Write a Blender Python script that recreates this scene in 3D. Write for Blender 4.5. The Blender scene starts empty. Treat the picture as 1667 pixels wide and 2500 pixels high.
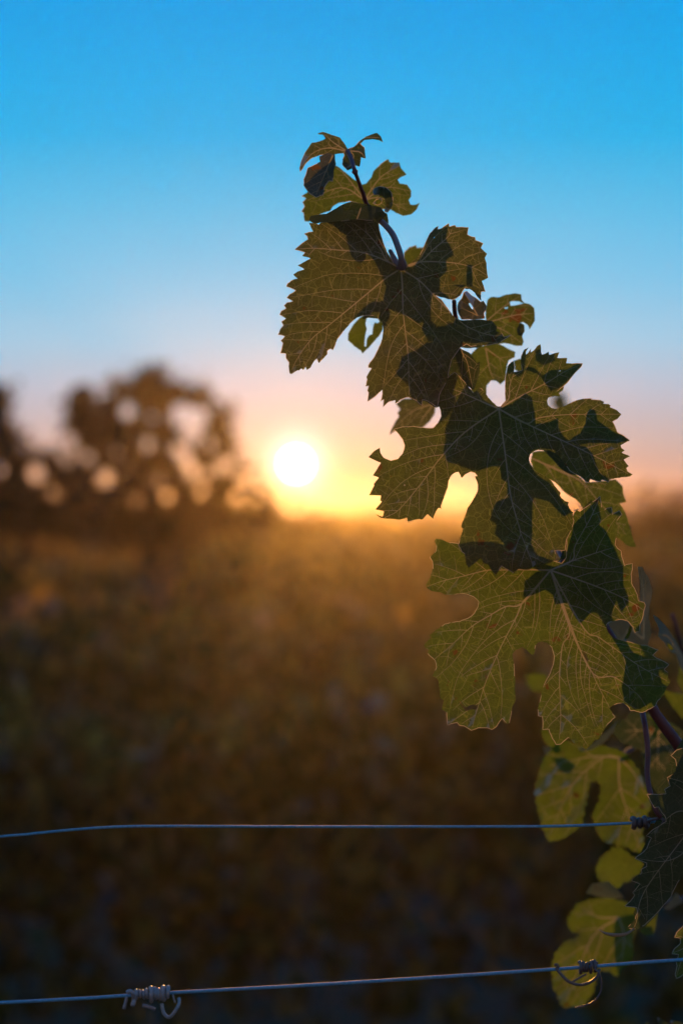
import bpy, math, random
import numpy as np
from mathutils import Vector
from mathutils.geometry import delaunay_2d_cdt
random.seed(7); rng = np.random.default_rng(7)
SC = bpy.context.scene; COL = SC.collection

# ------------------------------------------------------------------ camera
CAMZ = 1.62; F = 0.085; FD = 1.42
cd = bpy.data.cameras.new('camera'); cam = bpy.data.objects.new('camera', cd); COL.objects.link(cam)
cam.location = (0, 0, CAMZ); cam.rotation_euler = (math.radians(90), 0, 0)
cd.sensor_fit = 'VERTICAL'; cd.sensor_height = 36; cd.sensor_width = 24; cd.lens = 85
cd.clip_start = .05; cd.clip_end = 3000
cd.dof.use_dof = True; cd.dof.focus_distance = FD; cd.dof.aperture_fstop = 5.9
SC.camera = cam
SUN = Vector((-0.0187, 1.0, 0.0197)).normalized()
ELEV = math.asin(SUN.z); AZ = math.atan2(SUN.x, SUN.y)

def lin(r, g, b):
    f = lambda c: (c/255)/12.92 if c/255 <= .04045 else ((c/255+.055)/1.055)**2.4
    return (f(r), f(g), f(b), 1)

# ------------------------------------------------------------------ world
W = bpy.data.worlds.new('World'); SC.world = W; W.use_nodes = True
nt = W.node_tree; nt.nodes.clear(); N = nt.nodes.new; L = nt.links.new
def math_node(nt, op, a, b=None, clamp=False):
    n = nt.nodes.new('ShaderNodeMath'); n.operation = op; n.use_clamp = clamp
    for i, v in enumerate((a, b)):
        if v is None: continue
        if hasattr(v, 'is_output'): nt.links.new(v, n.inputs[i])
        else: n.inputs[i].default_value = v
    return n.outputs[0]
def ramp(nt, fac, stops, interp='LINEAR'):
    n = nt.nodes.new('ShaderNodeValToRGB'); n.color_ramp.interpolation = interp
    el = n.color_ramp.elements
    while len(el) > 1: el.remove(el[-1])
    el[0].position = stops[0][0]; el[0].color = stops[0][1]
    for p, c in stops[1:]:
        e = el.new(p); e.color = c
    nt.links.new(fac, n.inputs[0]); return n.outputs[0]
def addc(nt, a, b, fac=1.0, mode='ADD'):
    n = nt.nodes.new('ShaderNodeMix'); n.data_type = 'RGBA'; n.blend_type = mode
    n.clamp_result = False; n.clamp_factor = False
    if hasattr(fac, 'is_output'): nt.links.new(fac, n.inputs[0])
    else: n.inputs[0].default_value = fac
    for i, v in ((6, a), (7, b)):
        if hasattr(v, 'is_output'): nt.links.new(v, n.inputs[i])
        else: n.inputs[i].default_value = v
    return n.outputs[2]
sky = N('ShaderNodeTexSky'); sky.sky_type = 'NISHITA'; sky.sun_disc = False
sky.sun_elevation = ELEV; sky.sun_rotation = AZ
tc = N('ShaderNodeTexCoord'); nrm = N('ShaderNodeVectorMath'); nrm.operation = 'NORMALIZE'
L(tc.outputs['Generated'], nrm.inputs[0])
sep = N('ShaderNodeSeparateXYZ'); L(nrm.outputs[0], sep.inputs[0])
z4 = math_node(nt, 'MULTIPLY', sep.outputs[2], 2.0, True)      # ramp covers up to sin(elev)=0.5
def zs(z, c, k=1.0):
    q = lin(*c); return (z*2, (q[0]*k, q[1]*k, q[2]*k, 1))
base = ramp(nt, z4, [zs(0, (186, 152, 152), .7), zs(.014, (192, 164, 162), .76), zs(.03, (190, 181, 188), .86), zs(.05, (180, 196, 218), .92),
                     zs(.07, (150, 202, 232)), zs(.095, (116, 198, 238)), zs(.125, (78, 190, 239)),
                     zs(.152, (16, 180, 240)), zs(.172, (0, 177, 241)), zs(.215, (0, 163, 237)),
                     zs(.30, (0, 137, 217)), zs(.48, (0, 107, 187))])
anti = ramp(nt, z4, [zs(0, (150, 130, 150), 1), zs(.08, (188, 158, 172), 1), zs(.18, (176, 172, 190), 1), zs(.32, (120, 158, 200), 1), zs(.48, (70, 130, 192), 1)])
dot = N('ShaderNodeVectorMath'); dot.operation = 'DOT_PRODUCT'
L(nrm.outputs[0], dot.inputs[0]); dot.inputs[1].default_value = SUN
ang = math_node(nt, 'MULTIPLY', math_node(nt, 'ARCCOSINE', math_node(nt, 'MINIMUM', dot.outputs['Value'], .9999999)), 180/math.pi)
a10 = math_node(nt, 'MULTIPLY', ang, .1, True)
glow = ramp(nt, a10, [(0, (1.0, .95, .85, 1)), (.045, (.8, .72, .60, 1)), (.08, (.32, .24, .15, 1)), (.13, (.15, .085, .025, 1)), (.22, (.08, .038, .006, 1)),
                      (.33, (.035, .014, .002, 1)), (.6, (0, 0, 0, 1))], 'EASE')
disc = math_node(nt, 'MULTIPLY', math_node(nt, 'LESS_THAN', ang, .285), 9.0)
dcol = N('ShaderNodeVectorMath'); dcol.operation = 'SCALE'; dcol.inputs[0].default_value = (1, .93, .78); L(disc, dcol.inputs['Scale'])
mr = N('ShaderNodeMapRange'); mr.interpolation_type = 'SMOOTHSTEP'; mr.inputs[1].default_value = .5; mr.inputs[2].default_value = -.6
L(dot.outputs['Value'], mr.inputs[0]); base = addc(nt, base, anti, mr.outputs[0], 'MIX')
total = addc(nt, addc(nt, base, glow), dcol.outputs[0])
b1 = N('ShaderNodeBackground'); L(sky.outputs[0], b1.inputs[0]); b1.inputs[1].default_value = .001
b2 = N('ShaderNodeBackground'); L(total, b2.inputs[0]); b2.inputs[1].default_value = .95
ad = N('ShaderNodeAddShader'); L(b1.outputs[0], ad.inputs[0]); L(b2.outputs[0], ad.inputs[1])
wo = N('ShaderNodeOutputWorld'); L(ad.outputs[0], wo.inputs[0])

# ------------------------------------------------------------------ sun, exposure
sd = bpy.data.lights.new('sun', 'SUN'); sd.energy = 3.4; sd.angle = math.radians(.5); sd.color = (1, .44, .075)
so = bpy.data.objects.new('sun', sd); COL.objects.link(so)
so.rotation_euler = SUN.to_track_quat('Z', 'Y').to_euler(); so.location = (-2, 30, 8)
SC.view_settings.view_transform = 'Standard'; SC.view_settings.look = 'None'
SC.view_settings.exposure = 0; SC.view_settings.gamma = 1; SC.view_settings.use_curve_mapping = False

# ------------------------------------------------------------------ helpers
PX = .0144/85                       # metres per source pixel per metre of distance
def P(u, v, D=FD): return ((u-833.5)*PX*D, D, CAMZ-(v-1250)*PX*D)
def tag(o, label=None, cat=None, group=None, kind=None):
    if label: o['label'] = label
    if cat: o['category'] = cat
    if group: o['group'] = group
    if kind: o['kind'] = kind
    return o
def empty(name, loc, label, cat, group=None):
    o = bpy.data.objects.new(name, None); COL.objects.link(o); o.location = loc; o.empty_display_size = .02
    return tag(o, label, cat, group)
def wloc(o):
    v = Vector(o.location)
    while o.parent: o = o.parent; v += Vector(o.location)
    return v
def meshobj(name, verts, faces, mat, parent=None, smooth=True, uv=None, attrs=None):
    verts = np.asarray(verts, dtype=np.float64)
    if parent is not None:
        verts = verts - np.array(wloc(parent))
    me = bpy.data.meshes.new(name)
    me.from_pydata(verts.tolist(), [], [tuple(int(i) for i in f) for f in faces])
    me.materials.append(mat)
    if smooth: me.polygons.foreach_set('use_smooth', [True]*len(me.polygons))
    if uv is not None:
        a = me.attributes.new('leafco', 'FLOAT_VECTOR', 'POINT')
        a.data.foreach_set('vector', np.asarray(uv, dtype=np.float32).ravel())
    o = bpy.data.objects.new(name, me); COL.objects.link(o)
    if parent is not None: o.parent = parent
    return o
def quads(name, V, mat, parent=None, nv=4):
    """V: (n*nv,3) array, every nv vertices one polygon"""
    V = np.asarray(V, dtype=np.float32)
    if parent is not None: V = V - np.array(wloc(parent), dtype=np.float32)
    n = len(V)//nv; me = bpy.data.meshes.new(name)
    me.vertices.add(len(V)); me.vertices.foreach_set('co', V.ravel())
    me.loops.add(len(V)); me.loops.foreach_set('vertex_index', np.arange(len(V), dtype=np.int32))
    me.polygons.add(n); me.polygons.foreach_set('loop_start', np.arange(n, dtype=np.int32)*nv)
    me.update(calc_edges=True); me.materials.append(mat)
    o = bpy.data.objects.new(name, me); COL.objects.link(o)
    if parent is not None: o.parent = parent
    return o
def catmull(pts, n=6):
    pts = [np.array(p, float) for p in pts]; out = []
    p = [2*pts[0]-pts[1]] + pts + [2*pts[-1]-pts[-2]]
    for i in range(1, len(p)-2):
        for k in range(n):
            t = k/n
            out.append(.5*((2*p[i]) + (-p[i-1]+p[i+1])*t + (2*p[i-1]-5*p[i]+4*p[i+1]-p[i+2])*t*t + (-p[i-1]+3*p[i]-3*p[i+1]+p[i+2])*t**3))
    out.append(pts[-1]); return np.array(out)
def tube_geo(pts, radii, sides=8, bump=0.0):
    pts = np.array(pts, float); n = len(pts)
    if np.isscalar(radii): radii = [radii]*n
    V = []; Fc = []
    t0 = pts[1]-pts[0]; t0 /= np.linalg.norm(t0)
    up = np.array([0, 0, 1.]) if abs(t0[2]) < .9 else np.array([1., 0, 0])
    nn = np.cross(t0, up); nn /= np.linalg.norm(nn)
    for i in range(n):
        t = pts[min(i+1, n-1)]-pts[max(i-1, 0)]; t /= (np.linalg.norm(t)+1e-12)
        nn = nn - t*np.dot(nn, t); nn /= (np.linalg.norm(nn)+1e-12); bb = np.cross(t, nn)
        for k in range(sides):
            a = 2*math.pi*k/sides; r = radii[i]*(1+bump*random.uniform(-1, 1))
            V.append(pts[i]+r*(math.cos(a)*nn+math.sin(a)*bb))
    for i in range(n-1):
        for k in range(sides):
            a = i*sides+k; b = i*sides+(k+1) % sides
            Fc.append((a, b, b+sides, a+sides))
    Fc.append(tuple(range(sides))[::-1]); Fc.append(tuple(range((n-1)*sides, n*sides)))
    return V, Fc
def tube(name, pts, radii, mat, parent=None, sides=8, bump=0.0):
    V, Fc = tube_geo(pts, radii, sides, bump); return meshobj(name, V, Fc, mat, parent)
def taper(r0, r1, n): return [r0+(r1-r0)*i/(n-1) for i in range(n)]
def pxpath(pts, n=6):                 # [(u,v,D)] -> smooth world path
    return [P(*q) for q in catmull(pts, n)]

# ------------------------------------------------------------------ materials
def newmat(name):
    m = bpy.data.materials.new(name); m.use_nodes = True; m.node_tree.nodes.clear(); return m, m.node_tree
def leaf_mat(name, refl, trans, netcol, gloss=.25, net=1.0, blotch=(.10, .045, .01), rough=.5):
    """trans = colour of light let through the blade, netcol = through the fine vein net"""
    m, t = newmat(name); n = t.nodes.new; l = t.links.new
    at = n('ShaderNodeAttribute'); at.attribute_name = 'leafco'
    ns = n('ShaderNodeTexNoise'); ns.inputs['Scale'].default_value = .35; ns.inputs['Detail'].default_value = 4; l(at.outputs['Vector'], ns.inputs['Vector'])
    # distort coordinates a little
    mx = addc(t, at.outputs['Vector'], ns.outputs['Color'], .9, 'ADD')
    def vor(scale, lo, hi):
        v = n('ShaderNodeTexVoronoi'); v.feature = 'DISTANCE_TO_EDGE'; v.inputs['Scale'].default_value = scale; l(mx, v.inputs['Vector'])
        mr = n('ShaderNodeMapRange'); mr.inputs[1].default_value = lo; mr.inputs[2].default_value = hi
        mr.inputs[3].default_value = 1; mr.inputs[4].default_value = 0; l(v.outputs['Distance'], mr.inputs[0]); return mr.outputs[0]
    n1 = vor(.17, .008, .045); n2 = vor(.5, .01, .085); n3 = vor(1.5, .01, .2)
    netf = math_node(t, 'MAXIMUM', math_node(t, 'MULTIPLY', n1, .8*net), math_node(t, 'MAXIMUM', math_node(t, 'MULTIPLY', n2, .42*net), math_node(t, 'MULTIPLY', n3, .35*net)))
    big = n('ShaderNodeTexNoise'); big.inputs['Scale'].default_value = .045; big.inputs['Detail'].default_value = 3; l(at.outputs['Vector'], big.inputs['Vector'])
    fine = n('ShaderNodeTexNoise'); fine.inputs['Scale'].default_value = 2.2; fine.inputs['Detail'].default_value = 2; l(at.outputs['Vector'], fine.inputs['Vector'])
    var = math_node(t, 'ADD', math_node(t, 'MULTIPLY', big.outputs['Fac'], 1.3), math_node(t, 'MULTIPLY', fine.outputs['Fac'], .7))
    tcol = addc(t, (trans[0]*.45, trans[1]*.45, trans[2]*.45, 1), (trans[0]*1.25, trans[1]*1.3, trans[2], 1), math_node(t, 'SUBTRACT', var, .5, True), 'MIX')
    tcol = addc(t, tcol, (*netcol, 1), netf, 'MIX')
    sp = n('ShaderNodeTexNoise'); sp.inputs['Scale'].default_value = .11; sp.inputs['Detail'].default_value = 5; l(at.outputs['Vector'], sp.inputs['Vector'])
    spot = n('ShaderNodeMapRange'); spot.inputs[1].default_value = .665; spot.inputs[2].default_value = .70; l(sp.outputs['Fac'], spot.inputs[0])
    tcol = addc(t, tcol, (*blotch, 1), spot.outputs[0], 'MIX')
    rcol = addc(t, (*refl, 1), (refl[0]*2.0+.02, refl[1]*1.7+.015, refl[2]*1.8+.01, 1), math_node(t, 'MULTIPLY', netf, .5), 'MIX')
    rcol = addc(t, rcol, (.05, .018, .006, 1), spot.outputs[0], 'MIX')
    df = n('ShaderNodeBsdfDiffuse'); l(rcol, df.inputs[0])
    tr = n('ShaderNodeBsdfTranslucent'); l(tcol, tr.inputs[0])
    ad = n('ShaderNodeAddShader'); l(df.outputs[0], ad.inputs[0]); l(tr.outputs[0], ad.inputs[1])
    gl = n('ShaderNodeBsdfGlossy'); gl.inputs['Roughness'].default_value = rough; gl.inputs[0].default_value = (.8, .8, .8, 1)
    fr = n('ShaderNodeFresnel'); fr.inputs[0].default_value = 1.4
    ms = n('ShaderNodeMixShader'); l(math_node(t, 'MULTIPLY', fr.outputs[0], gloss), ms.inputs[0]); l(ad.outputs[0], ms.inputs[1]); l(gl.outputs[0], ms.inputs[2])
    bp = n('ShaderNodeBump'); bp.inputs['Strength'].default_value = .6; bp.inputs['Distance'].default_value = .0006
    hh = math_node(t, 'ADD', math_node(t, 'MULTIPLY', netf, 1.0), fine.outputs['Fac']); l(hh, bp.inputs['Height'])
    for s in (df, gl, tr): l(bp.outputs[0], s.inputs['Normal'])
    o = n('ShaderNodeOutputMaterial'); l(ms.outputs[0], o.inputs[0]); return m
def simple_leaf(name, refl, trans, gloss=.3, rough=.45, island=.5, alt=None):
    m, t = newmat(name); n = t.nodes.new; l = t.links.new
    g = n('ShaderNodeNewGeometry')
    def var(c, a):
        lo = (c[0]*(1-island), c[1]*(1-island), c[2]*(1-island), 1)
        mid = (*c, 1); hi = (*(a or [x*(1+island) for x in c]), 1)
        return ramp(t, g.outputs['Random Per Island'], [(0, lo), (.55, mid), (1, hi)])
    df = n('ShaderNodeBsdfDiffuse'); l(var(refl, None), df.inputs[0])
    tr = n('ShaderNodeBsdfTranslucent'); l(var(trans, alt), tr.inputs[0])
    ad = n('ShaderNodeAddShader'); l(df.outputs[0], ad.inputs[0]); l(tr.outputs[0], ad.inputs[1])
    gl = n('ShaderNodeBsdfGlossy'); gl.inputs['Roughness'].default_value = rough; gl.inputs[0].default_value = (.8, .8, .8, 1)
    fr = n('ShaderNodeFresnel'); fr.inputs[0].default_value = 1.4
    ms = n('ShaderNodeMixShader'); l(math_node(t, 'MULTIPLY', fr.outputs[0], gloss), ms.inputs[0]); l(ad.outputs[0], ms.inputs[1]); l(gl.outputs[0], ms.inputs[2])
    o = n('ShaderNodeOutputMaterial'); l(ms.outputs[0], o.inputs[0]); return m
def solid(name, c1, c2, scale, rough=.6, metal=0.0, spec=.4, trans=None, bump=.2, bdist=.0005):
    m, t = newmat(name); n = t.nodes.new; l = t.links.new
    tcn = n('ShaderNodeTexCoord'); ns = n('ShaderNodeTexNoise'); ns.inputs['Scale'].default_value = scale; ns.inputs['Detail'].default_value = 5
    l(tcn.outputs['Object'], ns.inputs['Vector'])
    c = ramp(t, ns.outputs['Fac'], [(.3, (*c1, 1)), (.7, (*c2, 1))])
    p = n('ShaderNodeBsdfPrincipled'); l(c, p.inputs['Base Color']); p.inputs['Roughness'].default_value = rough
    p.inputs['Metallic'].default_value = metal; p.inputs['Specular IOR Level'].default_value = spec
    bp = n('ShaderNodeBump'); bp.inputs['Strength'].default_value = bump; bp.inputs['Distance'].default_value = bdist; l(ns.outputs['Fac'], bp.inputs['Height']); l(bp.outputs[0], p.inputs['Normal'])
    o = n('ShaderNodeOutputMaterial')
    if trans:
        tr = n('ShaderNodeBsdfTranslucent'); tr.inputs[0].default_value = (*trans, 1)
        a = n('ShaderNodeAddShader'); l(p.outputs[0], a.inputs[0]); l(tr.outputs[0], a.inputs[1]); l(a.outputs[0], o.inputs[0])
    else: l(p.outputs[0], o.inputs[0])
    return m
M_brown = leaf_mat('leaf_bronze_green', (.060, .034, .012), (.033, .048, .009), (.14, .145, .04), gloss=.18)
M_olive = leaf_mat('leaf_olive_green', (.058, .034, .011), (.036, .056, .008), (.14, .16, .03), gloss=.18)
M_green = leaf_mat('leaf_yellowing_green', (.056, .036, .009), (.045, .074, .006), (.125, .155, .022), gloss=.18)
M_yellow = leaf_mat('leaf_yellow', (.07, .06, .012), (.060, .088, .004), (.11, .14, .01), net=.6, gloss=.15, blotch=(.05, .025, .003))
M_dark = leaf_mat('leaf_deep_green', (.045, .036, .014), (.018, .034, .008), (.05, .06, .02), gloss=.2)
M_tip = leaf_mat('young_leaf_top', (.05, .06, .05), (.03, .035, .012), (.07, .06, .03), gloss=.35, rough=.45)
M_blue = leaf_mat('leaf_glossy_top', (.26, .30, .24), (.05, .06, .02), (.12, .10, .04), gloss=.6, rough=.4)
M_vein = solid('leaf_vein', (.10, .075, .045), (.13, .09, .05), 300, .5, trans=(.18, .145, .06))
M_rim = solid('leaf_margin_highlight', (.12, .08, .06), (.20, .13, .10), 300, .45, trans=(.34, .26, .14))  # pale leaf edge, brightened further as a painted rim highlight
M_stem = solid('purple_shoot_bark', (.09, .022, .018), (.15, .04, .03), 120, .45, spec=.3)
M_petiole = solid('petiole_skin', (.11, .08, .07), (.15, .08, .07), 200, .35, spec=.6)
M_cane = solid('brown_cane_bark', (.06, .022, .012), (.12, .045, .025), 90, .6)
M_tendril = solid('dry_tendril', (.17, .16, .15), (.26, .24, .23), 500, .4, spec=.6)
M_tendril_d = solid('brown_tendril', (.06, .04, .035), (.12, .08, .07), 400, .45)
M_wire = solid('wire_sky_reflection_blue', (.07, .22, .33), (.12, .32, .44), 700, .6, metal=0, spec=.25, bump=.1)  # galvanised wire, blue sky reflection painted into its base colour
M_bg = simple_leaf('row_leaf', (.042, .034, .008), (.12, .072, .012), alt=(.36, .19, .03), island=.4, gloss=.1, rough=.6)
M_tree = simple_leaf('tree_leaf', (.04, .026, .014), (.06, .035, .012), island=.5, gloss=.1, rough=.6)
M_trunk = solid('tree_bark', (.05, .04, .03), (.10, .075, .055), 12, .85)

# ------------------------------------------------------------------ ground, hills
def grid_obj(name, xs, ys, zf, mat, kind, **kw):
    V = [(x, y, zf(x, y)) for y in ys for x in xs]; nx = len(xs)
    Fc = [(j*nx+i, j*nx+i+1, (j+1)*nx+i+1, (j+1)*nx+i) for j in range(len(ys)-1) for i in range(nx-1)]
    o = meshobj(name, V, Fc, mat); o['kind'] = kind; return o
M_ground = solid('vineyard_soil_and_grass', (.035, .03, .018), (.05, .06, .022), 3.5, .95, bump=.6, bdist=.03)
M_hill = solid('far_woods_haze_tint', (.04, .04, .09), (.06, .055, .12), .02, .95)  # woods with the purple of distant haze put into the base colour
def axis(s, n): return [math.copysign(abs(t)**2.2, t)*s for t in np.linspace(-1, 1, n)]
grid_obj('ground', axis(95, 41), [y+38 for y in axis(90, 61)], lambda x, y: .03*math.sin(x*.7)+.03*math.sin(y*.9+x*.3), M_ground, 'structure')
def hillz(x, y):
    r = max(0, 1-abs(y-100)/17)
    return -.4 + r*(2.15+1.0*math.exp(-((x-15)/6)**2)+.15*math.sin(x*.2)+.08*math.sin(x*.6))
grid_obj('hills', list(np.linspace(-92, 92, 140)), list(np.linspace(83, 118, 15)), hillz, M_hill, 'structure')

# ------------------------------------------------------------------ background vine rows
def leafcards(c, size, spread=1.0):
    """c (n,3) centres -> folded pentagon-ish leaves, two quads each"""
    n = len(c); a = rng.uniform(0, 2*math.pi, n); el = rng.normal(0, .6*spread, n)
    nx = np.stack([np.cos(a)*np.cos(el), np.sin(a)*np.cos(el), np.sin(el)], 1)
    up = np.stack([rng.normal(0, .4, n), rng.normal(0, .4, n), -np.ones(n)], 1)
    t = up - nx*np.sum(up*nx, 1)[:, None]; t /= np.linalg.norm(t, axis=1)[:, None]
    b = np.cross(nx, t); s = (size*rng.uniform(.55, 1.25, n))[:, None]
    def pt(x, y, z): return c + s*(x*b + y*t + z*nx)
    p = [pt(0, -.25, 0), pt(.42, -.5, .08), pt(.55, .05, .12), pt(.28, .35, .06), pt(0, .6, 0), pt(-.28, .35, .06), pt(-.55, .05, .12), pt(-.42, -.5, .08)]
    A = np.stack([p[0], p[1], p[2], p[3], p[4]], 1); B = np.stack([p[0], p[4], p[5], p[6], p[7]], 1)
    return np.concatenate([A, B], 1).reshape(-1, 3)
TOPZ = CAMZ-.34
rows = [5.6+2.15*k for k in range(19)] + [50, 55, 61, 68, 76]
k_slope = .03
for i, y0 in enumerate(rows):
    half = .22*y0+2.0; far = y0 > 47
    n = int(2*half*(1500 if y0 < 9 else 700 if y0 < 20 else 190)) if not far else int(2*half*50)
    x = rng.uniform(-half, half, n); th = .24 if not far else .5
    sz = .055 if y0 < 9 else .075 if y0 < 15 else .10 if y0 < 25 else .14 if not far else .32
    zt = TOPZ + (.12 if y0 > 9 else .06)*np.sin(x*1.3+i*1.7) + .06*np.sin(x*4.3+i) + (.07 if y0 > 9 else 0)*np.sin(x*.5+2*i) - (0 if y0 > 12 else .05) 
    hh = rng.beta(1.6, 1.1, n); z = .35 + (zt-.35)*hh
    y = y0 + k_slope*x + rng.normal(0, th*(.5+.3*hh), n)
    c = np.stack([x, y, z], 1)
    # sparse shoots that stick up
    sx = rng.uniform(-half, half, int(half*1.2)); q = []
    for s in sx:
        h = rng.uniform(.03, .08 if y0 < 12 else .14 if y0 < 18 else .3); m_ = int(h*45)
        q.append(np.stack([s+rng.normal(0, .035, m_)+.1*rng.normal()*np.linspace(0, 1, m_), np.full(m_, y0)+rng.normal(0, .05, m_), TOPZ-.05+np.linspace(0, h, m_)], 1))
    c = np.concatenate([c]+q)
    o = quads('vine_row_foliage', leafcards(c, sz), M_bg, nv=5)
    tag(o, kind='stuff')

# ------------------------------------------------------------------ haze
M_haze, t = newmat('haze_air'); v = t.nodes.new('ShaderNodeVolumePrincipled')
v.inputs['Color'].default_value = (1, .84, .68, 1); v.inputs['Density'].default_value = .00080; v.inputs['Anisotropy'].default_value = .875
t.links.new(v.outputs[0], t.nodes.new('ShaderNodeOutputMaterial').inputs['Volume'])
x0, x1, y0, y1, z0, z1 = -100, 100, -60, 132, -1.2, CAMZ+1.0
hz = meshobj('haze', [(x, y, z) for z in (z0, z1) for x, y in ((x0, y0), (x1, y0), (x1, y1), (x0, y1))],
             [(3, 2, 1, 0), (4, 5, 6, 7), (0, 1, 5, 4), (1, 2, 6, 5), (2, 3, 7, 6), (3, 0, 4, 7)], M_haze, smooth=False)
hz['kind'] = 'stuff'

# ------------------------------------------------------------------ trees at the left
def P2(x, y, D): return P(x*1.0631, y*1.0631, D)       # coordinates of the 1568-wide view
def small_tree(name, label, blobs, D, base, nl, size, branches, gaps=()):
    root = empty(name, base, label, 'tree', 'small trees beyond the vineyard rows')
    C = []
    for (x, y, r, dens) in blobs:
        c0 = np.array(P2(x, y, D)); R = r*1.0631*PX*D
        n = max(6, int(nl*dens*(r/40)**2*.55)); g = rng.normal(0, .5, (n, 3)); g[rng.random(n) < .22] *= 1.9; g[:, 1] *= 1.1
        C.append(c0+g*R+rng.normal(0, .02, (n, 3)))
    C = [np.concatenate(C)]
    for (x, y, r) in gaps:
        uu = C[0][:, 0]/C[0][:, 1]/PX+833.5; vv = 1250-(C[0][:, 2]-CAMZ)/C[0][:, 1]/PX
        C[0] = C[0][np.hypot(uu-x*1.0631, vv-y*1.0631) > r*1.0631+7]
    quads('crown', leafcards(np.concatenate(C), size), M_tree, root, nv=5)
    b = np.array(base)
    V = []; Fc = []
    def add(pts, r0, r1):
        p = catmull(pts, 5); v_, f_ = tube_geo(p, taper(r0, r1, len(p)), 7, .08); o_ = len(V); V.extend(v_); Fc.extend([tuple(i+o_ for i in f) for f in f_])
    top = b+np.array([0, 0, 1.2]); add([b-np.array([0, 0, .1]), b+np.array([.02, 0, .6]), top], .06, .045)
    for (x, y) in branches:
        e = np.array(P2(x, y, D)); add([top-np.array([0, 0, .1]), (top*.5+e*.5)+np.array([rng.normal()*.08, .1, .12]), e], .026, .006)
    meshobj('trunk', V, Fc, M_trunk, root)
D1 = 13
bx = P2(370, 1200, D1)[0]
small_tree('broadleaf_tree', 'tallest blurred dark tree left of the sun with sky glinting through its crown',
    [(185, 930, 16, 1), (190, 965, 22, 1), (215, 960, 18, 1), (235, 985, 32, 1.1), (260, 930, 14, .8), (280, 1010, 40, 1.1), (345, 890, 24, 1.2), (335, 925, 30, 1.2), (315, 965, 26, 1),
     (365, 930, 22, 1), (410, 915, 12, .5), (440, 908, 14, .4), (470, 913, 14, .35), (395, 905, 16, .5), (270, 890, 16, .12), (200, 900, 12, .25), (500, 960, 26, .2), (355, 975, 26, 1), (300, 1050, 42, 1.1), (360, 1060, 38, .9), (385, 1015, 20, .7), (420, 1040, 30, .55), (455, 990, 20, .35),
     (480, 1040, 26, .7), (505, 1010, 20, .9), (440, 1090, 38, .8), (500, 1090, 34, .7), (545, 1110, 28, .6), (250, 1100, 44, .9), (320, 1120, 46, 1.1), (390, 1125, 46, 1), (460, 1150, 42, 1), (540, 1160, 34, .8), (590, 1165, 24, .7),
     (200, 1140, 40, .9), (270, 1170, 50, 1), (370, 1185, 50, 1), (230, 1050, 26, .7)], D1, (bx, D1, 0), 4200, .036,
    [(190, 940), (262, 935), (345, 880), (470, 914), (505, 1010), (560, 1110), (240, 1040), (400, 915), (200, 1120)], [(294, 945, 15), (334, 1022, 15), (358, 1106, 12), (243, 1098, 16), (415, 950, 20), (455, 960, 20), (440, 1000, 18), (425, 1050, 16), (440, 1085, 15), (515, 1070, 15), (468, 1130, 13), (545, 1150, 16), (560, 1100, 14), (405, 1030, 10), (560, 1180, 12), (300, 1075, 10), (385, 1140, 10), (270, 1035, 9), (490, 1020, 14), (480, 1090, 13), (205, 1050, 9), (350, 960, 8), (310, 1150, 9), (590, 1150, 10)])
D2 = 12
small_tree('broadleaf_tree', 'low blurred bush at the left edge of the picture',
    [(-20, 930, 26, 1), (-5, 1010, 22, .9), (-30, 1060, 50, 1), (10, 1100, 34, .9), (60, 1120, 30, .8), (110, 1090, 22, .7), (100, 1140, 34, 1), (160, 1130, 26, .8), (40, 1160, 46, 1), (140, 1175, 40, 1), (-60, 1120, 60, 1), (115, 1060, 10, .6)],
    D2, (P2(20, 1200, D2)[0], D2, 0), 4200, .036, [(-20, 940), (60, 1120), (115, 1065)], [(85, 1090, 17), (128, 1130, 14), (0, 1080, 12)])

D3 = 30
small_tree('low_shrub', 'low blurred shrub on the horizon just left below the sun', [(600, 1185, 22, .8), (640, 1190, 20, .8), (560, 1175, 24, .8), (680, 1198, 16, .7), (720, 1200, 14, .6), (620, 1215, 40, .8), (760, 1206, 12, .5)],
    D3, (P2(640, 1200, D3)[0], D3, 0), 1100, .08, [(600, 1185), (680, 1195)])
small_tree('low_shrub', 'dark green shrub on the horizon at the right edge behind the vine', [(1420, 1225, 20, .7), (1470, 1228, 24, 1), (1530, 1225, 24, 1), (1590, 1222, 26, 1), (1500, 1240, 50, 1), (1580, 1250, 60, 1), (1430, 1240, 34, .8)],
    20, (P2(1520, 1200, 20)[0], 20, 0), 1500, .06, [(1470, 1205), (1540, 1195)])

# ------------------------------------------------------------------ leaf builder
def crop(x0, y0, s, pts): return [(x0+x/s, y0+y/s) for x, y in pts]
def cA(p): return crop(660, 520, 3.92, p)
def c1(p): return crop(700, 300, 3.92, p)
def cC(p): return crop(960, 520, 3.92, p)
def cD(p): return crop(880, 820, 3.92, p)
def cE(p): return crop(1200, 820, 3.92, p)
def cF(p): return crop(1020, 1150, 4.612, p)
def cG(p): return crop(1300, 1150, 4.272, p)
def cH(p): return crop(1020, 1450, 4.612, p)
def cI(p): return crop(1300, 1480, 4.272, p)
def cJ(p): return crop(1267, 1740, 3.92, p)
def cK(p): return crop(1267, 2060, 3.92, p)
def inpoly(q, poly):
    x, y = q[:, 0], q[:, 1]; ins = np.zeros(len(q), bool); n = len(poly)
    for i in range(n):
        x1, y1 = poly[i]; x2, y2 = poly[(i+1) % n]
        if y1 == y2: continue
        c = ((y1 > y) != (y2 > y)) & (x < (x2-x1)*(y-y1)/(y2-y1)+x1); ins ^= c
    return ins
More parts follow.
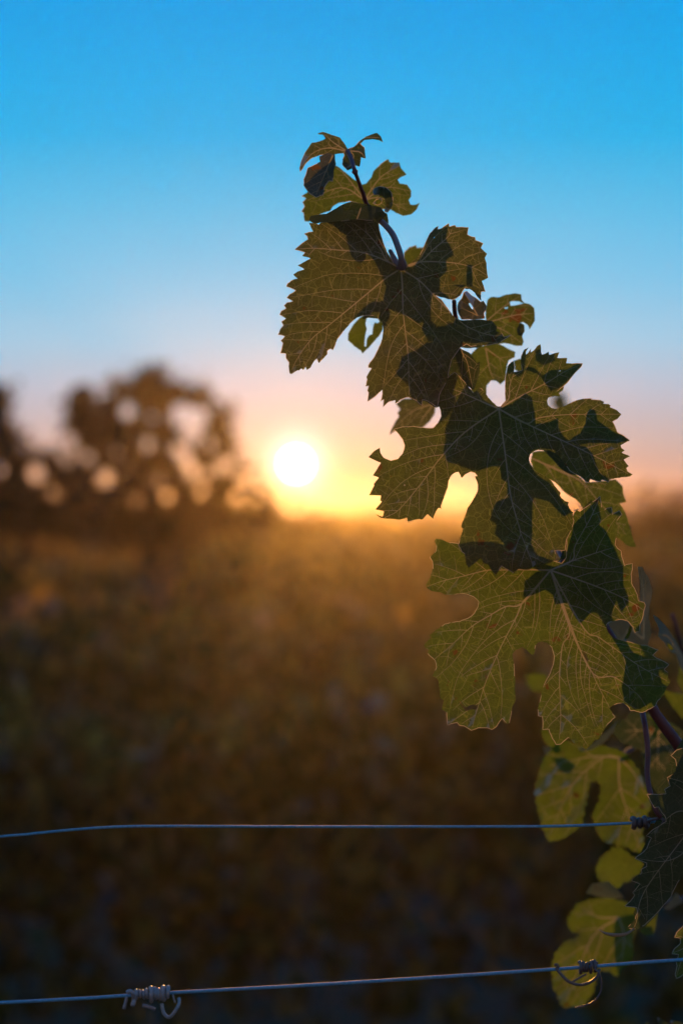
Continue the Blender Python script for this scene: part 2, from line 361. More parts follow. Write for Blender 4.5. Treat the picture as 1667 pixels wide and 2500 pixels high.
def pin(q, P1, P2):
    x, y = q; c = (P1[:, 1] > y) != (P2[:, 1] > y)
    a = P1[c]; b = P2[c]
    return bool(np.count_nonzero(x < (b[:, 0]-a[:, 0])*(y-a[:, 1])/(b[:, 1]-a[:, 1])+a[:, 0]) & 1)
def segdist(q, a, b, wa=0, wb=0):
    d = b-a; L2 = (d*d).sum()+1e-9; t = np.clip(((q-a)@d)/L2, 0, 1)
    return np.hypot(*(q-(a+t[:, None]*d)).T) - (wa+(wb-wa)*t)
def refine(poly, step=9):
    out = []; n = len(poly)
    for i in range(n):
        a = np.array(poly[i], float); b = np.array(poly[(i+1) % n], float); d = b-a; Ln = np.hypot(*d)
        if Ln < .6: continue
        out.append(a); k = int(Ln//step)
        if k:
            nr = np.array([-d[1], d[0]])/Ln; bow = random.uniform(-.03, .03)*Ln
            for j in range(1, k+1):
                t = j/(k+1); out.append(a+d*t+nr*(bow*4*t*(1-t)+random.uniform(-.5, .5)))
    return out
def gen_veins(poly, mains, wmain, sec_gap, rnd):
    """mains: polylines from the junction outwards -> list of (points, w0, w1, is_main)"""
    pl = np.array(poly); P1 = pl; P2 = np.roll(pl, -1, 0); out = []
    mm = [catmull(m, 6) for m in mains]
    dense = []
    for m in mm:
        out.append((m, wmain, wmain*.25, True))
        dense.append(np.concatenate([a+(b-a)*np.linspace(0, 1, 6)[:, None] for a, b in zip(m[:-1], m[1:])]))
    taken = np.concatenate(dense)
    def grow(q, a, curv, mx, clear, free, st_=4):
        r = [q.copy()]
        for st in range(int(mx/st_)):
            a += curv+rnd.uniform(-.04, .04); q = q+st_*np.array([math.cos(a), math.sin(a)])
            if not pin(q, P1, P2): break
            r.append(q.copy())
            if st*st_ > free and np.min(np.hypot(*(taken-q).T)) < clear: break
        return r
    secs = []
    for mi, m in enumerate(mm):
        seg = np.hypot(*np.diff(m, axis=0).T); cum = np.concatenate([[0], np.cumsum(seg)]); total = cum[-1]
        for side in (-1, 1):
            s = sec_gap*rnd.uniform(.7, 1.3)
            while s < total*.93:
                i = max(1, min(np.searchsorted(cum, s), len(m)-1)); p = m[i-1]+(m[i]-m[i-1])*((s-cum[i-1])/(seg[i-1]+1e-9))
                d = m[i]-m[i-1]; a = math.atan2(d[1], d[0])+side*math.radians(rnd.uniform(38, 52))
                r = grow(p, a, -side*rnd.uniform(.006, .02), (total-s)*.75+sec_gap*1.4, 6, 14)
                if len(r) > 5: secs.append(np.array(r)); taken = np.concatenate([taken, np.array(r)])
                s += sec_gap*rnd.uniform(.8, 1.25)*(.65+.35*(1-s/total))
    ters = []
    for r in secs:
        out.append((r[::2] if len(r) > 6 else r, wmain*.42, wmain*.15, False))
        for side in (-1, 1):
            j = rnd.randint(3, 6)
            while j < len(r)-2 and rnd.random() < .8:
                d = r[j+1]-r[j]; a = math.atan2(d[1], d[0])+side*math.radians(rnd.uniform(60, 85))
                t_ = grow(r[j], a, rnd.uniform(-.06, .06), rnd.uniform(18, 46), 5, 10)
                if len(t_) > 3: ters.append(np.array(t_))
                j += rnd.randint(6, 11)
    for r in ters: out.append((r[::2] if len(r) > 6 else r, wmain*.17, wmain*.11, False))
    return out
LEAFN = 0
def leaf(parent, poly, mat, D=FD, junction=None, tips=(), holes=(), tilt=(0, 0), cup=0.0, ruf=.0022, step=11, w=2.0, gap=50, label=None,
         rim=.55, veined=True, zf=None, seed=None, name='leaf'):
    """poly in source pixels; depth D plus tilt (m per px), cup and ruffles"""
    global LEAFN; LEAFN += 1; rnd = random.Random(seed if seed is not None else LEAFN*13)
    poly = refine(poly); PL = np.array(poly); cen = np.array(junction if junction is not None else PL.mean(0))
    R = np.max(np.hypot(*(PL-cen).T))
    veins = []
    if tips:
        mains = []
        for tp in tips:
            if isinstance(tp, tuple) and not isinstance(tp[0], tuple): tp = [tp]
            pts = [tuple(cen)]+list(tp)
            if len(pts) == 2:
                a, b = np.array(pts[0]), np.array(pts[1]); d = b-a; nr = np.array([-d[1], d[0]]); m_ = a+d*.5+nr*rnd.uniform(-.04, .04); pts = [a, m_, b]
            mains.append(pts)
        veins = gen_veins(poly, mains, w, gap, rnd)
    verts = [Vector(p) for p in poly]; n0 = len(verts); edges = [(i, (i+1) % n0) for i in range(n0)]
    # rim line
    area = .5*np.sum(PL[:, 0]*np.roll(PL[:, 1], -1)-np.roll(PL[:, 0], -1)*PL[:, 1]); sg = 1 if area > 0 else -1
    if rim > 0:
        inn = []
        for i in range(n0):
            a = PL[i-1]; b = PL[(i+1) % n0]; d = b-a; d = d/(np.hypot(*d)+1e-9); inn.append(PL[i]+sg*1.4*np.array([-d[1], d[0]]))
        inn = np.array(inn); ok = inpoly(inn, PL); b0 = len(verts); idx = {}
        for i in range(n0):
            if ok[i]: idx[i] = len(verts); verts.append(Vector(inn[i]))
        for i in range(n0):
            j = (i+1) % n0
            if i in idx and j in idx: edges.append((idx[i], idx[j]))
    hl = [refine(h, 6) for h in holes]
    for h in hl:
        b = len(verts); verts += [Vector(p) for p in h]; edges += [(b+i, b+(i+1) % len(h)) for i in range(len(h))]
    for (pts, w0, w1, mn) in veins:
        n = len(pts); prev = None
        for i, p in enumerate(pts):
            d = pts[min(i+1, n-1)]-pts[max(i-1, 0)]; d = d/(np.hypot(*d)+1e-9); nr = np.array([-d[1], d[0]]); ww = w0+(w1-w0)*i/(n-1)
            l_, r_ = len(verts), len(verts)+1; verts.append(Vector(p+nr*ww)); verts.append(Vector(p-nr*ww))
            if prev: edges.append((prev[0], l_)); edges.append((prev[1], r_))
            prev = (l_, r_)
    mn_, mx_ = PL.min(0), PL.max(0)
    gx = np.arange(mn_[0], mx_[0], step); gy = np.arange(mn_[1], mx_[1], step); G = np.array([(x, y) for x in gx for y in gy]) if len(gx)*len(gy) else np.zeros((0, 2))
    if len(G):
        G = G+np.array([[rnd.uniform(-.3, .3)*step, rnd.uniform(-.3, .3)*step] for _ in G]); G = G[inpoly(G, PL)]; verts += [Vector(p) for p in G]
    vo, eo, fo, *_ = delaunay_2d_cdt(verts, edges, [], 0, 1e-4)
    Q = np.array([(v.x, v.y) for v in vo]); T = np.array([f for f in fo if len(f) == 3]); ctr = Q[T].mean(1)
    keep = inpoly(ctr, PL)
    for h in hl: keep &= ~inpoly(ctr, np.array(h))
    T = T[keep]; ctr = ctr[keep]
    vd = np.full(len(ctr), 1e3); vdm = np.full(len(ctr), 1e3); qd = np.full(len(Q), 1e3)
    for (pts, w0, w1, mn) in veins:
        n = len(pts); lo = pts.min(0)-w0-1; hi = pts.max(0)+w0+1; cm = np.where(((ctr > lo) & (ctr < hi)).all(1))[0]; cs = ctr[cm]
        qm = np.where(((Q > lo-14) & (Q < hi+14)).all(1))[0]; qs = Q[qm]
        for i in range(n-1):
            wa = w0+(w1-w0)*i/(n-1); wb = w0+(w1-w0)*(i+1)/(n-1)
            if len(cm): vd[cm] = np.minimum(vd[cm], segdist(cs, pts[i], pts[i+1], wa, wb))
            if w0 > .8 and len(qm): qd[qm] = np.minimum(qd[qm], segdist(qs, pts[i], pts[i+1]))
    is_v = vd < .02; is_r = np.zeros(len(ctr), bool)
    if rim > 0:
        rd = np.full(len(ctr), 1e3)
        for i in range(n0):
            a, b = PL[i], PL[(i+1) % n0]; lo = np.minimum(a, b)-2; hi = np.maximum(a, b)+2; cm = np.where(((ctr > lo) & (ctr < hi)).all(1))[0]
            if len(cm): rd[cm] = np.minimum(rd[cm], segdist(ctr[cm], a, b))
        ph = rnd.uniform(0, 9); gate = np.sin(ctr[:, 0]*.031+ph)+np.sin(ctr[:, 1]*.047+ph*2)+.6*np.sin((ctr[:, 0]-ctr[:, 1])*.11)
        is_r = (rd < 1.2) & (gate > (1.6-3.2*rim)) & ~is_v
    # depth
    a1, a2, a3 = (rnd.uniform(0, 6.28) for _ in range(3)); q = (Q-cen)/R; r = np.hypot(*q.T); th = np.arctan2(q[:, 1], q[:, 0])
    dz = tilt[0]*(Q[:, 0]-cen[0])+tilt[1]*(Q[:, 1]-cen[1])+cup*r*r
    dz = dz+ruf*(np.sin(th*5+a1)*r**1.5*1.2+np.sin(Q[:, 0]*.045+a2)*.5+np.sin(Q[:, 1]*.05+a3)*.5+.35*np.sin(Q[:, 0]*.12+Q[:, 1]*.09+a1)*r)
    if len(veins): dz = dz+.0009*np.exp(-(qd/7)**2)*-1
    if zf is not None: dz = dz+zf(Q)
    W3 = np.array([P(Q[i, 0], Q[i, 1], D+dz[i]) for i in range(len(Q))]); co = np.stack([(Q[:, 0]-cen[0])*.24, (Q[:, 1]-cen[1])*.24, np.full(len(Q), LEAFN*7.0)], 1)   # mm
    def sub(msk): 
        t_ = T[msk]; u = np.unique(t_); mp = {k: i for i, k in enumerate(u)}; return W3[u], [[mp[k] for k in f] for f in t_], co[u]
    vv, ff, cc = sub(~is_v & ~is_r); o = meshobj(name, vv, ff, mat, parent, uv=cc)
    if label: o['label'] = label
    if is_v.any():
        vv, ff, cc = sub(is_v); meshobj('veins', vv, ff, M_vein, o, uv=cc)
    if is_r.any():
        vv, ff, cc = sub(is_r); meshobj('margin', vv, ff, M_rim, o, uv=cc)['kind'] = 'stuff'
    return o
wmain_min = .9

# ------------------------------------------------------------------ main vine (in focus)
vine = empty('grapevine', (P(1760, 2600, 1.5)[0], 1.5, 0), 'sharp backlit grapevine shoot rising along the right with large toothed green leaves', 'grapevine')
SD = 1.47
stem_px = [(866, 418, 1.43), (882, 462, 1.44), (896, 505, 1.45), (915, 580, 1.46), (990, 680, SD), (1070, 740, SD), (1105, 790, SD), (1108, 880, 1.48), (1150, 985, 1.48), (1215, 1070, 1.48), (1254, 1180, 1.48), (1252, 1290, 1.478), (1290, 1368, 1.475), (1350, 1390, SD), (1392, 1400, SD), (1480, 1540, SD),
           (1560, 1668, SD), (1600, 1744, SD), (1662, 1830, SD), (1740, 1960, 1.48), (1790, 2200, 1.49), (1760, 2600, 1.5)]
pth = pxpath(stem_px, 6); n = len(pth); base_px = [P(1760, 2600, 1.5)]
rad = [max(.0011, .0011+.0031*(i/n)**1.3)+(.0008 if i % 12 == 0 else 0) for i in range(n)]
low = [(pth[-1][0]+.01*math.sin(k), 1.5, pth[-1][2]*(1-k/5)-.02*(k == 5)) for k in range(1, 6)]
tube('shoot', list(pth)+low, rad+[.006, .010, .014, .017, .02], M_stem, vine, 10, .05)

L1 = cA([(1250,530),(1165,470),(1110,360),(1060,220),(1035,105),(980,70),(880,60),(700,70),(560,90),(500,95),(482,88),(465,112),(430,98),(370,95),
 (410,178),(370,180),(322,198),(352,225),(358,253),(300,290),(232,350),(290,365),(330,378),(305,410),(340,420),(385,435),(355,450),(330,465),(295,485),(262,502),(325,540),(260,560),(218,588),(262,628),(200,645),(165,672),(152,705),(200,722),(240,742),(185,775),(155,812),(215,845),(160,855),(128,885),(150,912),(105,935),(87,975),(150,1010),(105,1040),(125,1075),(95,1110),(72,1165),(138,1180),(98,1222),(120,1245),(95,1343),(148,1347),(148,1390),(178,1430),(185,1535),(205,1542),(260,1505),(275,1508),(295,1487),(315,1503),(338,1470),(350,1503),(385,1480),(405,1440),(425,1410),(445,1395),(465,1437),(510,1390),(545,1352),(545,1320),(580,1300),(597,1315),(640,1210),(700,1130),(760,1060),(830,1000),(880,985),(940,980),(1000,985),(1040,1010),(1070,1050),(1080,1110),(1070,1200),(1030,1300),(990,1380),(950,1430),(935,1455),(935,1482),(968,1485),(940,1530),(918,1570),(925,1590),(908,1662),(940,1655),(925,1700),(938,1720),(928,1805),(1000,1760),(1070,1690),(1065,1755),(1050,1803),(1083,1785),(1075,1858),(1130,1810),(1195,1790),(1192,1825),(1240,1790),(1310,1765)]) \
 + cD([(465,590),(530,620),(560,650),(590,668),(592,610),(640,625),(700,665),(735,690)]) \
 + cC([(440,1740),(520,1600),(560,1400),(640,1290),(700,1255),(740,1280),(820,1265),(880,1270),(1000,1245),(1080,1200),(1130,1165),(1060,1185),(1035,1150),(980,1130),(990,1090),(940,1030),(860,1022),(770,1020),(640,1025),(590,1000),(540,960),(520,910),(460,830),(405,790),(480,810),(520,825),(560,832),(600,820),(640,790),(665,745),(690,712),(750,740),(780,765),(800,800),(838,842),(840,755),(880,752),(845,650),(905,620),(890,480),(873,430),(895,390),(835,335),(860,290),(785,260),(782,230),(750,225),(708,205),(720,137),(600,133),(590,115),(535,130),(530,97),(460,145),(425,155),(430,122),(400,140),(350,190),(310,270),(250,400),(160,480),(100,512)])
J1 = (978, 656)
leaf(vine, L1, M_brown, 1.42, J1, tips=[
  cA([(1110,460),(890,380),(620,352),(420,338),(250,345)]), cA([(1090,635),(880,810),(590,1050),(400,1200),(270,1375),(205,1500)]),
  cA([(1262,700),(1270,960),(1310,1300),(1322,1500),(1325,1740)]), cC([(250,650),(380,780),(640,1040),(800,1130),(960,1175),(1100,1168)]),
  cC([(240,470),(480,470),(650,490),(800,540),(895,600)]), cA([(1110,450),(1050,340),(930,200),(800,100)]),
  cC([(250,470),(380,350),(520,230),(560,150)])], holes=[cC([(385,235),(392,226),(400,245),(398,266),(388,262)])],
  label='broad bronze-green leaf, uppermost of the three large leaves', gap=46, cup=-.012, ruf=.003, seed=15)
L2 = cE([(75,685),(130,620),(125,480),(130,380),(150,290),(180,255),(205,238),(218,290),(210,345),(240,340),(290,325),(275,260),(280,190),(310,130),(352,108),(325,150),(325,180),(345,165),(375,118),(370,160),(400,140),(430,100),(465,80),(470,150),(478,180),(510,170),(540,150),(548,183),(600,165),(645,157),(625,210),(670,212),(720,212),(710,262),(790,262),(868,262),(860,290),(800,350),(760,400),(700,470),(640,520),(580,550),(540,590),(528,620),(535,660),(570,690),(612,700),(700,670),(800,620),(880,600),(962,597),(950,608),(1040,615),(1075,632),(1062,648),(1115,652),(1137,668),(1125,680),(1200,715),(1238,750),(1200,795),(1155,820),(1185,880),(1200,920),(1270,960),(1320,1000),(1230,1048),(1240,1075),(1270,1098),(1240,1115),(1320,1153),(1260,1185),(1308,1245),(1285,1265),(1300,1300),(1345,1325),(1320,1345),(1200,1360),(1130,1375),(1115,1402),(1080,1385),(1050,1378),(1040,1400),(940,1370),(935,1405),(900,1400),(850,1350),(790,1320),(740,1290),(700,1230),(650,1160),(600,1120),(550,1092),(480,1088),(410,1100),(370,1130),(355,1170),(365,1220),(410,1290),(480,1320),(550,1370),(600,1430),(640,1480),(660,1500),(650,1530),(700,1580),(735,1590),(725,1620),(775,1690)]) \
 + cG([(410,450),(430,520),(400,620),(350,720),(340,825),(280,830),(230,830),(245,880),(225,930),(170,965)]) \
 + cF([(1440,1040),(1380,1060),(1330,1050),(1250,1110),(1190,1110),(1130,1100),(1075,1150),(1010,1112),(985,1100),(940,1070),(910,1120),(870,1180),(820,1110),(790,1050),(735,1045),(720,1000),(700,985),(620,1050),(570,1090),(535,1030),(525,935),(490,910),(450,830),(490,700),(510,650),(485,630),(495,590),(530,500),(560,410),(630,300),(670,220),(665,120),(640,60)]) \
 + cD([(1115,1340),(1090,1310),(1050,1300),(1000,1325),(965,1362),(935,1300),(900,1310),(870,1330),(845,1380),(835,1450),(800,1540),(770,1630),(775,1655),(745,1645),(710,1700),(695,1758),(640,1710),(600,1750),(580,1760),(560,1750),(500,1768),(445,1780),(440,1745),(370,1760),(240,1750),(180,1735),(145,1705),(210,1732),(225,1680),(140,1660),(205,1585),(185,1575),(195,1530),(80,1525),(130,1430),(122,1420),(175,1355),(118,1335),(195,1215),(75,1160),(120,1110),(185,1070),(190,1120),(220,1165),(290,1195),(360,1175),(405,1120),(420,1050),(400,990),(370,950),(345,920),(325,905),(275,952),(320,890),(400,868),(500,862),(600,875),(690,880),(740,830),(770,770),(765,720),(745,640),(755,560),(800,450),(850,380),(900,345),(970,415),(1020,470),(1075,545),(1110,520),(1130,495),(1155,500),(1220,590),(1300,670)])
J2 = (1217, 998)
leaf(vine, L2, M_olive, 1.418, J2, tips=[
  cE([(250,590),(520,450),(700,340),(860,270)]), cE([(320,835),(610,970),(860,1090),(1080,1200),(1300,1320)]),
  cE([(130,1150),(180,1530),(270,1860)])+cF([(1150,690),(1265,985),(1290,1080)]), cD([(1000,920),(770,1160),(580,1410),(370,1660),(230,1740)]),
  cD([(1150,625),(960,540),(880,510)]), cE([(160,600),(170,480),(210,360)]), cE([(320,835),(430,790),(620,760),(900,750),(1230,750)])],
  holes=[cE([(632,352),(640,338),(655,330),(657,336),(642,350)]), cD([(415,1422),(423,1420),(424,1436),(416,1434)])],
  label='olive leaf with a round bite in its left margin, middle one of the three large leaves', gap=46, cup=-.01, ruf=.003, seed=9)
L3 = cF([(1200,900),(1000,830),(800,790),(620,785),(450,812),(340,803),(280,775),(200,760),(185,790),(205,850),(200,900),(150,950),(130,970),(160,1020),(165,1100),(135,1200),(90,1280),(95,1310),(150,1350),(240,1362),(290,1385),(340,1395),(400,1395),(480,1380),(550,1388),(620,1415),(650,1440),(680,1475),(670,1530),(630,1600),(560,1655),(470,1690),(300,1720),(200,1790),(130,1845)]) \
 + cH([(130,472),(150,490),(65,580),(75,600),(120,630),(105,670),(190,750),(205,830),(160,920),(225,960),(240,1060),(245,1150),(262,1190),(290,1190),(285,1220),(265,1300),(320,1330),(330,1480),(440,1450),(460,1480),(520,1490),(600,1540),(680,1510),(780,1510),(830,1530),(880,1500),(905,1460),(945,1405),(1000,1465),(1030,1455),(1050,1350),(1055,1290),(1085,1225),(1098,1190),(1095,1000),(1085,850),(1065,720),(1065,670),(1100,630),(1170,595),(1220,630),(1250,665),(1295,690),(1325,580),(1350,545),(1390,535),(1450,550),(1500,600),(1530,700),(1520,780),(1470,920),(1400,1050),(1370,1200),(1345,1300),(1350,1375),(1395,1380),(1400,1530),(1470,1525)]) \
 + cI([(200,1380),(240,1445),(290,1440),(370,1370),(400,1395),(430,1430),(485,1420),(520,1470),(550,1495),(590,1465),(640,1395),(690,1390),(730,1310),(780,1230),(830,1180),(860,1160),(830,1120),(800,1070),(820,1040),(870,1020),(940,1010),(975,1035),(1000,1060),(1010,1090),(1050,1090),(1130,1112),(1170,1100),(1280,1040),(1300,990),(1360,930),(1400,840),(1435,790),(1410,760),(1410,690),(1370,660),(1420,610),(1380,580),(1290,540),(1250,510),(1310,455),(1200,410),(1090,395),(1040,380),(940,355),(840,330),(790,280),(770,240),(770,190),(790,170),(860,150),(930,140),(990,160),(1040,220),(1060,275),(1110,260),(1120,180),(1150,100)]) \
 + cG([(1175,1400),(1160,1370),(1100,1350),(1090,1290),(1060,1220),(1030,1170),(1025,1080),(1040,1020),(1040,962),(975,970),(955,985),(930,900),(920,830),(880,800),(860,770),(870,700),(850,650),(815,610),(850,560),(930,450),(900,410),(830,450),(820,375),(770,385),(720,415),(715,340),(700,260),(620,320),(550,375),(485,420),(455,395),(415,460),(395,560),(350,720),(345,900),(300,960)])
J3 = (1343, 1392)
leaf(vine, L3, M_green, 1.425, J3, tips=[
  cF([(1260,1385),(1170,1490)])+cH([(1100,270),(930,600),(770,970),(690,1220),(610,1500)]), cG([(300,1400),(380,1620),(480,1850)])+cI([(590,640),(700,870),(800,1060)]),
  cG([(400,940),(640,860),(830,800)]), cG([(600,1180),(870,1290),(1060,1390),(1150,1450)]), cG([(410,930),(440,780),(600,490),(690,290)]),
  cF([(1170,1490),(990,1525),(800,1630)])+cH([(600,370),(380,570),(190,730)]), cF([(1180,1110),(900,1115),(760,1120),(500,1185),(270,1240),(110,1300)]),
  cI([(380,220),(310,400),(285,600),(275,750),(290,1160),(275,1380)]), cI([(580,640),(850,740),(1080,910),(1180,1050)]), cI([(530,230),(680,320),(850,440),(1120,630),(1400,780)])],
  holes=[cH([(460,1200),(480,1215),(500,1250),(540,1280),(590,1250),(640,1245),(675,1260),(655,1308),(600,1298),(535,1322),(505,1280)]), cI([(520,460),(560,510),(580,560),(570,590),(545,550),(525,500)])],
  label='torn yellow-green leaf, lowest of the three large leaves', gap=52, cup=-.008, ruf=.0035, rim=.6, seed=3)

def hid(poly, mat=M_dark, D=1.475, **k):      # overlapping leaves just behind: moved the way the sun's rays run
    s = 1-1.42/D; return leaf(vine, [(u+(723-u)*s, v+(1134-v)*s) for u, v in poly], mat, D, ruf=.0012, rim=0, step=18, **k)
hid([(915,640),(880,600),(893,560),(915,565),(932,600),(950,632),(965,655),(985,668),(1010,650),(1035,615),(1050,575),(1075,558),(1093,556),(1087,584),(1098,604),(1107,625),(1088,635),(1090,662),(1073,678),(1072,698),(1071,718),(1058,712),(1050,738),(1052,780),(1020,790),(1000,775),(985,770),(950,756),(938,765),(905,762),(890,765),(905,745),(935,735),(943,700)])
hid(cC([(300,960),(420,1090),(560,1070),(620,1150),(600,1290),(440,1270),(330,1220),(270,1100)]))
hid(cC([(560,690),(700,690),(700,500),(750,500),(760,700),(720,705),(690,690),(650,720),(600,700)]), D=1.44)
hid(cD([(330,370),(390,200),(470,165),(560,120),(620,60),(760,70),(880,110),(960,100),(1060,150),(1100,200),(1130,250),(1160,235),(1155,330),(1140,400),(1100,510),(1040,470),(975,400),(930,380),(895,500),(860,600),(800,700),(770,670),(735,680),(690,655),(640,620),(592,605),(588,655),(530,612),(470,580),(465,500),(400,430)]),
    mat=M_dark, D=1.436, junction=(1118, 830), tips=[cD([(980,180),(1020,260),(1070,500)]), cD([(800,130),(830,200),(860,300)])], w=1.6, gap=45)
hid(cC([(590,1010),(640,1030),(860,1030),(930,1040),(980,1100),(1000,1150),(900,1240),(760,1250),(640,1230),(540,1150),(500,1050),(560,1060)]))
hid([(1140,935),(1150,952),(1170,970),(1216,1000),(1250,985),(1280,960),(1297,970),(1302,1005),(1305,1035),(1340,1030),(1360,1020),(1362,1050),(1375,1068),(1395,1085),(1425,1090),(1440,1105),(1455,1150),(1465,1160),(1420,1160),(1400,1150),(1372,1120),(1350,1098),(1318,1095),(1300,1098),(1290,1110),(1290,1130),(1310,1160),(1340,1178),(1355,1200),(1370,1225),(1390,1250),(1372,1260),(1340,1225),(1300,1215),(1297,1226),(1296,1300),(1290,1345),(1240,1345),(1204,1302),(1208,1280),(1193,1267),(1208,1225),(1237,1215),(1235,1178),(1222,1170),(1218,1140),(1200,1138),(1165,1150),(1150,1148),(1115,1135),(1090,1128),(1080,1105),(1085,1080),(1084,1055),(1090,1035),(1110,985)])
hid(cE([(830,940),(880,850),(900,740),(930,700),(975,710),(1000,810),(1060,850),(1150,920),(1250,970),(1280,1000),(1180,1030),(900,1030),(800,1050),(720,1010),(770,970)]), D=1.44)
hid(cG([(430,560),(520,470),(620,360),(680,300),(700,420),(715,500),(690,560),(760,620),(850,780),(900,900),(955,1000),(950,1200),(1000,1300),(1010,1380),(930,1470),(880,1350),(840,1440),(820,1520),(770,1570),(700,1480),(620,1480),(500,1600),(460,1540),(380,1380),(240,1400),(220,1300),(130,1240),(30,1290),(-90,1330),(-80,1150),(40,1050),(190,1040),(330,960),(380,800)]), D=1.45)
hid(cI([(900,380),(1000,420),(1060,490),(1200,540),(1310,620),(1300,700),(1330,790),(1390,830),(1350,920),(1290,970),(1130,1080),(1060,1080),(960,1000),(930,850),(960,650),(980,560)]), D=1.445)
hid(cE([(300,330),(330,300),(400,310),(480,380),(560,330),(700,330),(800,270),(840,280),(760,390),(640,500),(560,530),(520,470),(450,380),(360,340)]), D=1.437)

# shoot tip and upper leaves
T = lambda poly, mat, D, **k: leaf(vine, poly, mat, D, step=14, **{**dict(rim=.3, w=1.7, gap=34), **k})
T(c1([(290,105),(345,85),(430,115),(510,140),(560,210),(580,245),(620,260),(600,285),(540,290),(460,302),(400,290),(310,312),(230,345),(175,400),(155,440),(128,470),(120,430),(140,360),(170,290),(240,190),(300,180),(370,150),(345,112)]), M_brown, 1.47, junction=(848, 370), tips=[c1([(400,240),(250,290),(140,420)]), c1([(450,190),(360,110)])])
T(c1([(310,322),(380,290),(460,300),(470,390),(450,450),(440,560),(400,560),(360,620),(350,690),(280,715),(220,680),(160,600),(160,540),(200,430),(320,370)]), M_tip, 1.455, junction=(812, 380), tips=[c1([(380,450),(280,690)])], ruf=.0018)
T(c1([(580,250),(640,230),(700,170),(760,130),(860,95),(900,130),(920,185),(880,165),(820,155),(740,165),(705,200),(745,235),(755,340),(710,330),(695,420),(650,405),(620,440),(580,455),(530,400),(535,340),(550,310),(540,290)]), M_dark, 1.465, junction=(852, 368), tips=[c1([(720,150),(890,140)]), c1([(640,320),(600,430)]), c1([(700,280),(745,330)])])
T(c1([(460,405),(520,440),(580,490),(640,540),(720,590),(760,580),(810,520),(830,460),(900,390),(970,345),(990,380),(1075,380),(1090,430),(1145,495),(1100,515),(1060,545),(1080,580),(1150,590),(1190,650),(1190,700),(1165,740),(1180,780),(1220,785),(1270,765),(1240,830),(1180,880),(1110,890),(1040,860),(980,820),(900,830),(800,800),(700,780),(600,750),(500,765),(440,800),(420,840),(300,885),(210,945),(170,940),(160,860),(140,850),(170,800),(150,760),(185,720),(140,700),(190,670),(260,600),(400,500)]), M_green, 1.515,
  junction=(890, 488), tips=[c1([(900,520),(1100,400)]), c1([(950,620),(1180,650)]), c1([(520,620),(200,740)]), c1([(560,500),(470,430)]), c1([(900,720),(1150,840)])])
# rolled little leaf and dark leaf over the top of the big one
T(c1([(820,660),(835,625),(880,606),(950,615),(1000,660),(1018,730),(1010,790),(985,835),(960,860),(930,850),(945,790),(935,730),(905,700),(870,690),(835,690)]), M_dark, 1.452, rim=.9, ruf=.005, label='small rolled leaf curled over at the shoot tip')
T(c1([(820,770),(850,735),(900,715),(915,745),(900,775),(870,790)]), M_yellow, 1.462, rim=.9)
T(c1([(835,850),(900,830),(960,870),(975,965),(930,950),(880,925),(840,900)]), M_dark, 1.44)
T(c1([(210,930),(230,890),(300,880),(380,870),(470,820),(560,770),(620,755),(700,770),(800,785),(900,810),(950,880),(905,930),(880,955),(870,1000),(900,1080),(860,1160),(800,1130),(750,1160),(745,1250),(745,1330),(695,1372),(640,1340),(605,1290),(590,1220),(570,1170),(560,1090),(500,1070),(480,1040),(400,990),(330,950),(260,965)]), M_dark, 1.437, rim=.1,
  junction=(880, 510), tips=[c1([(640,1050),(690,1340)])], zf=lambda Q: -.02*np.clip((560-Q[:, 1])/60, 0, 1))
T(c1([(1120,1240),(1170,1190),(1235,1168),(1245,1195),(1310,1190),(1320,1230),(1260,1310),(1190,1350),(1130,1372),(1115,1300)]), M_green, 1.56)
ptl = pxpath([(915, 530, 1.44), (935, 545, 1.43), (957, 570, 1.425), (970, 600, 1.415), (979, 630, 1.413), (981, 655, 1.418)], 5)
tube('petiole', ptl, [.0016, .0016, .0016]+[.0018]*(len(ptl)-8)+[.0022, .0026, .003, .003, .0024], M_petiole, vine, 10)
tube('petiole', pxpath([(952, 612, 1.425), (962, 632, 1.42), (974, 655, 1.418)], 4), taper(.0012, .002, 9), M_petiole, vine)
for a in ([(1240, 1050, 1.47), (1228, 1020, 1.45), (1217, 998, 1.42)], [(1362, 1345, 1.47), (1372, 1370, 1.45), (1345, 1392, 1.427)], [(1108, 735, 1.46), (1110, 765, 1.47), (1118, 800, 1.47)],
          [(866, 418, 1.43), (856, 385, 1.45), (848, 370, 1.465)], [(886, 470, 1.445), (888, 480, 1.48), (890, 488, 1.512)]):
    q = pxpath(a, 5); tube('petiole', q, taper(.0013, .0015, len(q)), M_stem, vine)
# purple long petiole, right
q = pxpath([(1566, 1735, 1.45), (1573, 1770, 1.44), (1580, 1830, 1.435), (1579, 1890, 1.43), (1585, 1930, 1.425), (1600, 1978, 1.42), (1612, 1995, 1.42)], 6)
tube('petiole', q, taper(.0017, .0015, len(q)), M_stem, vine, 10, .04)
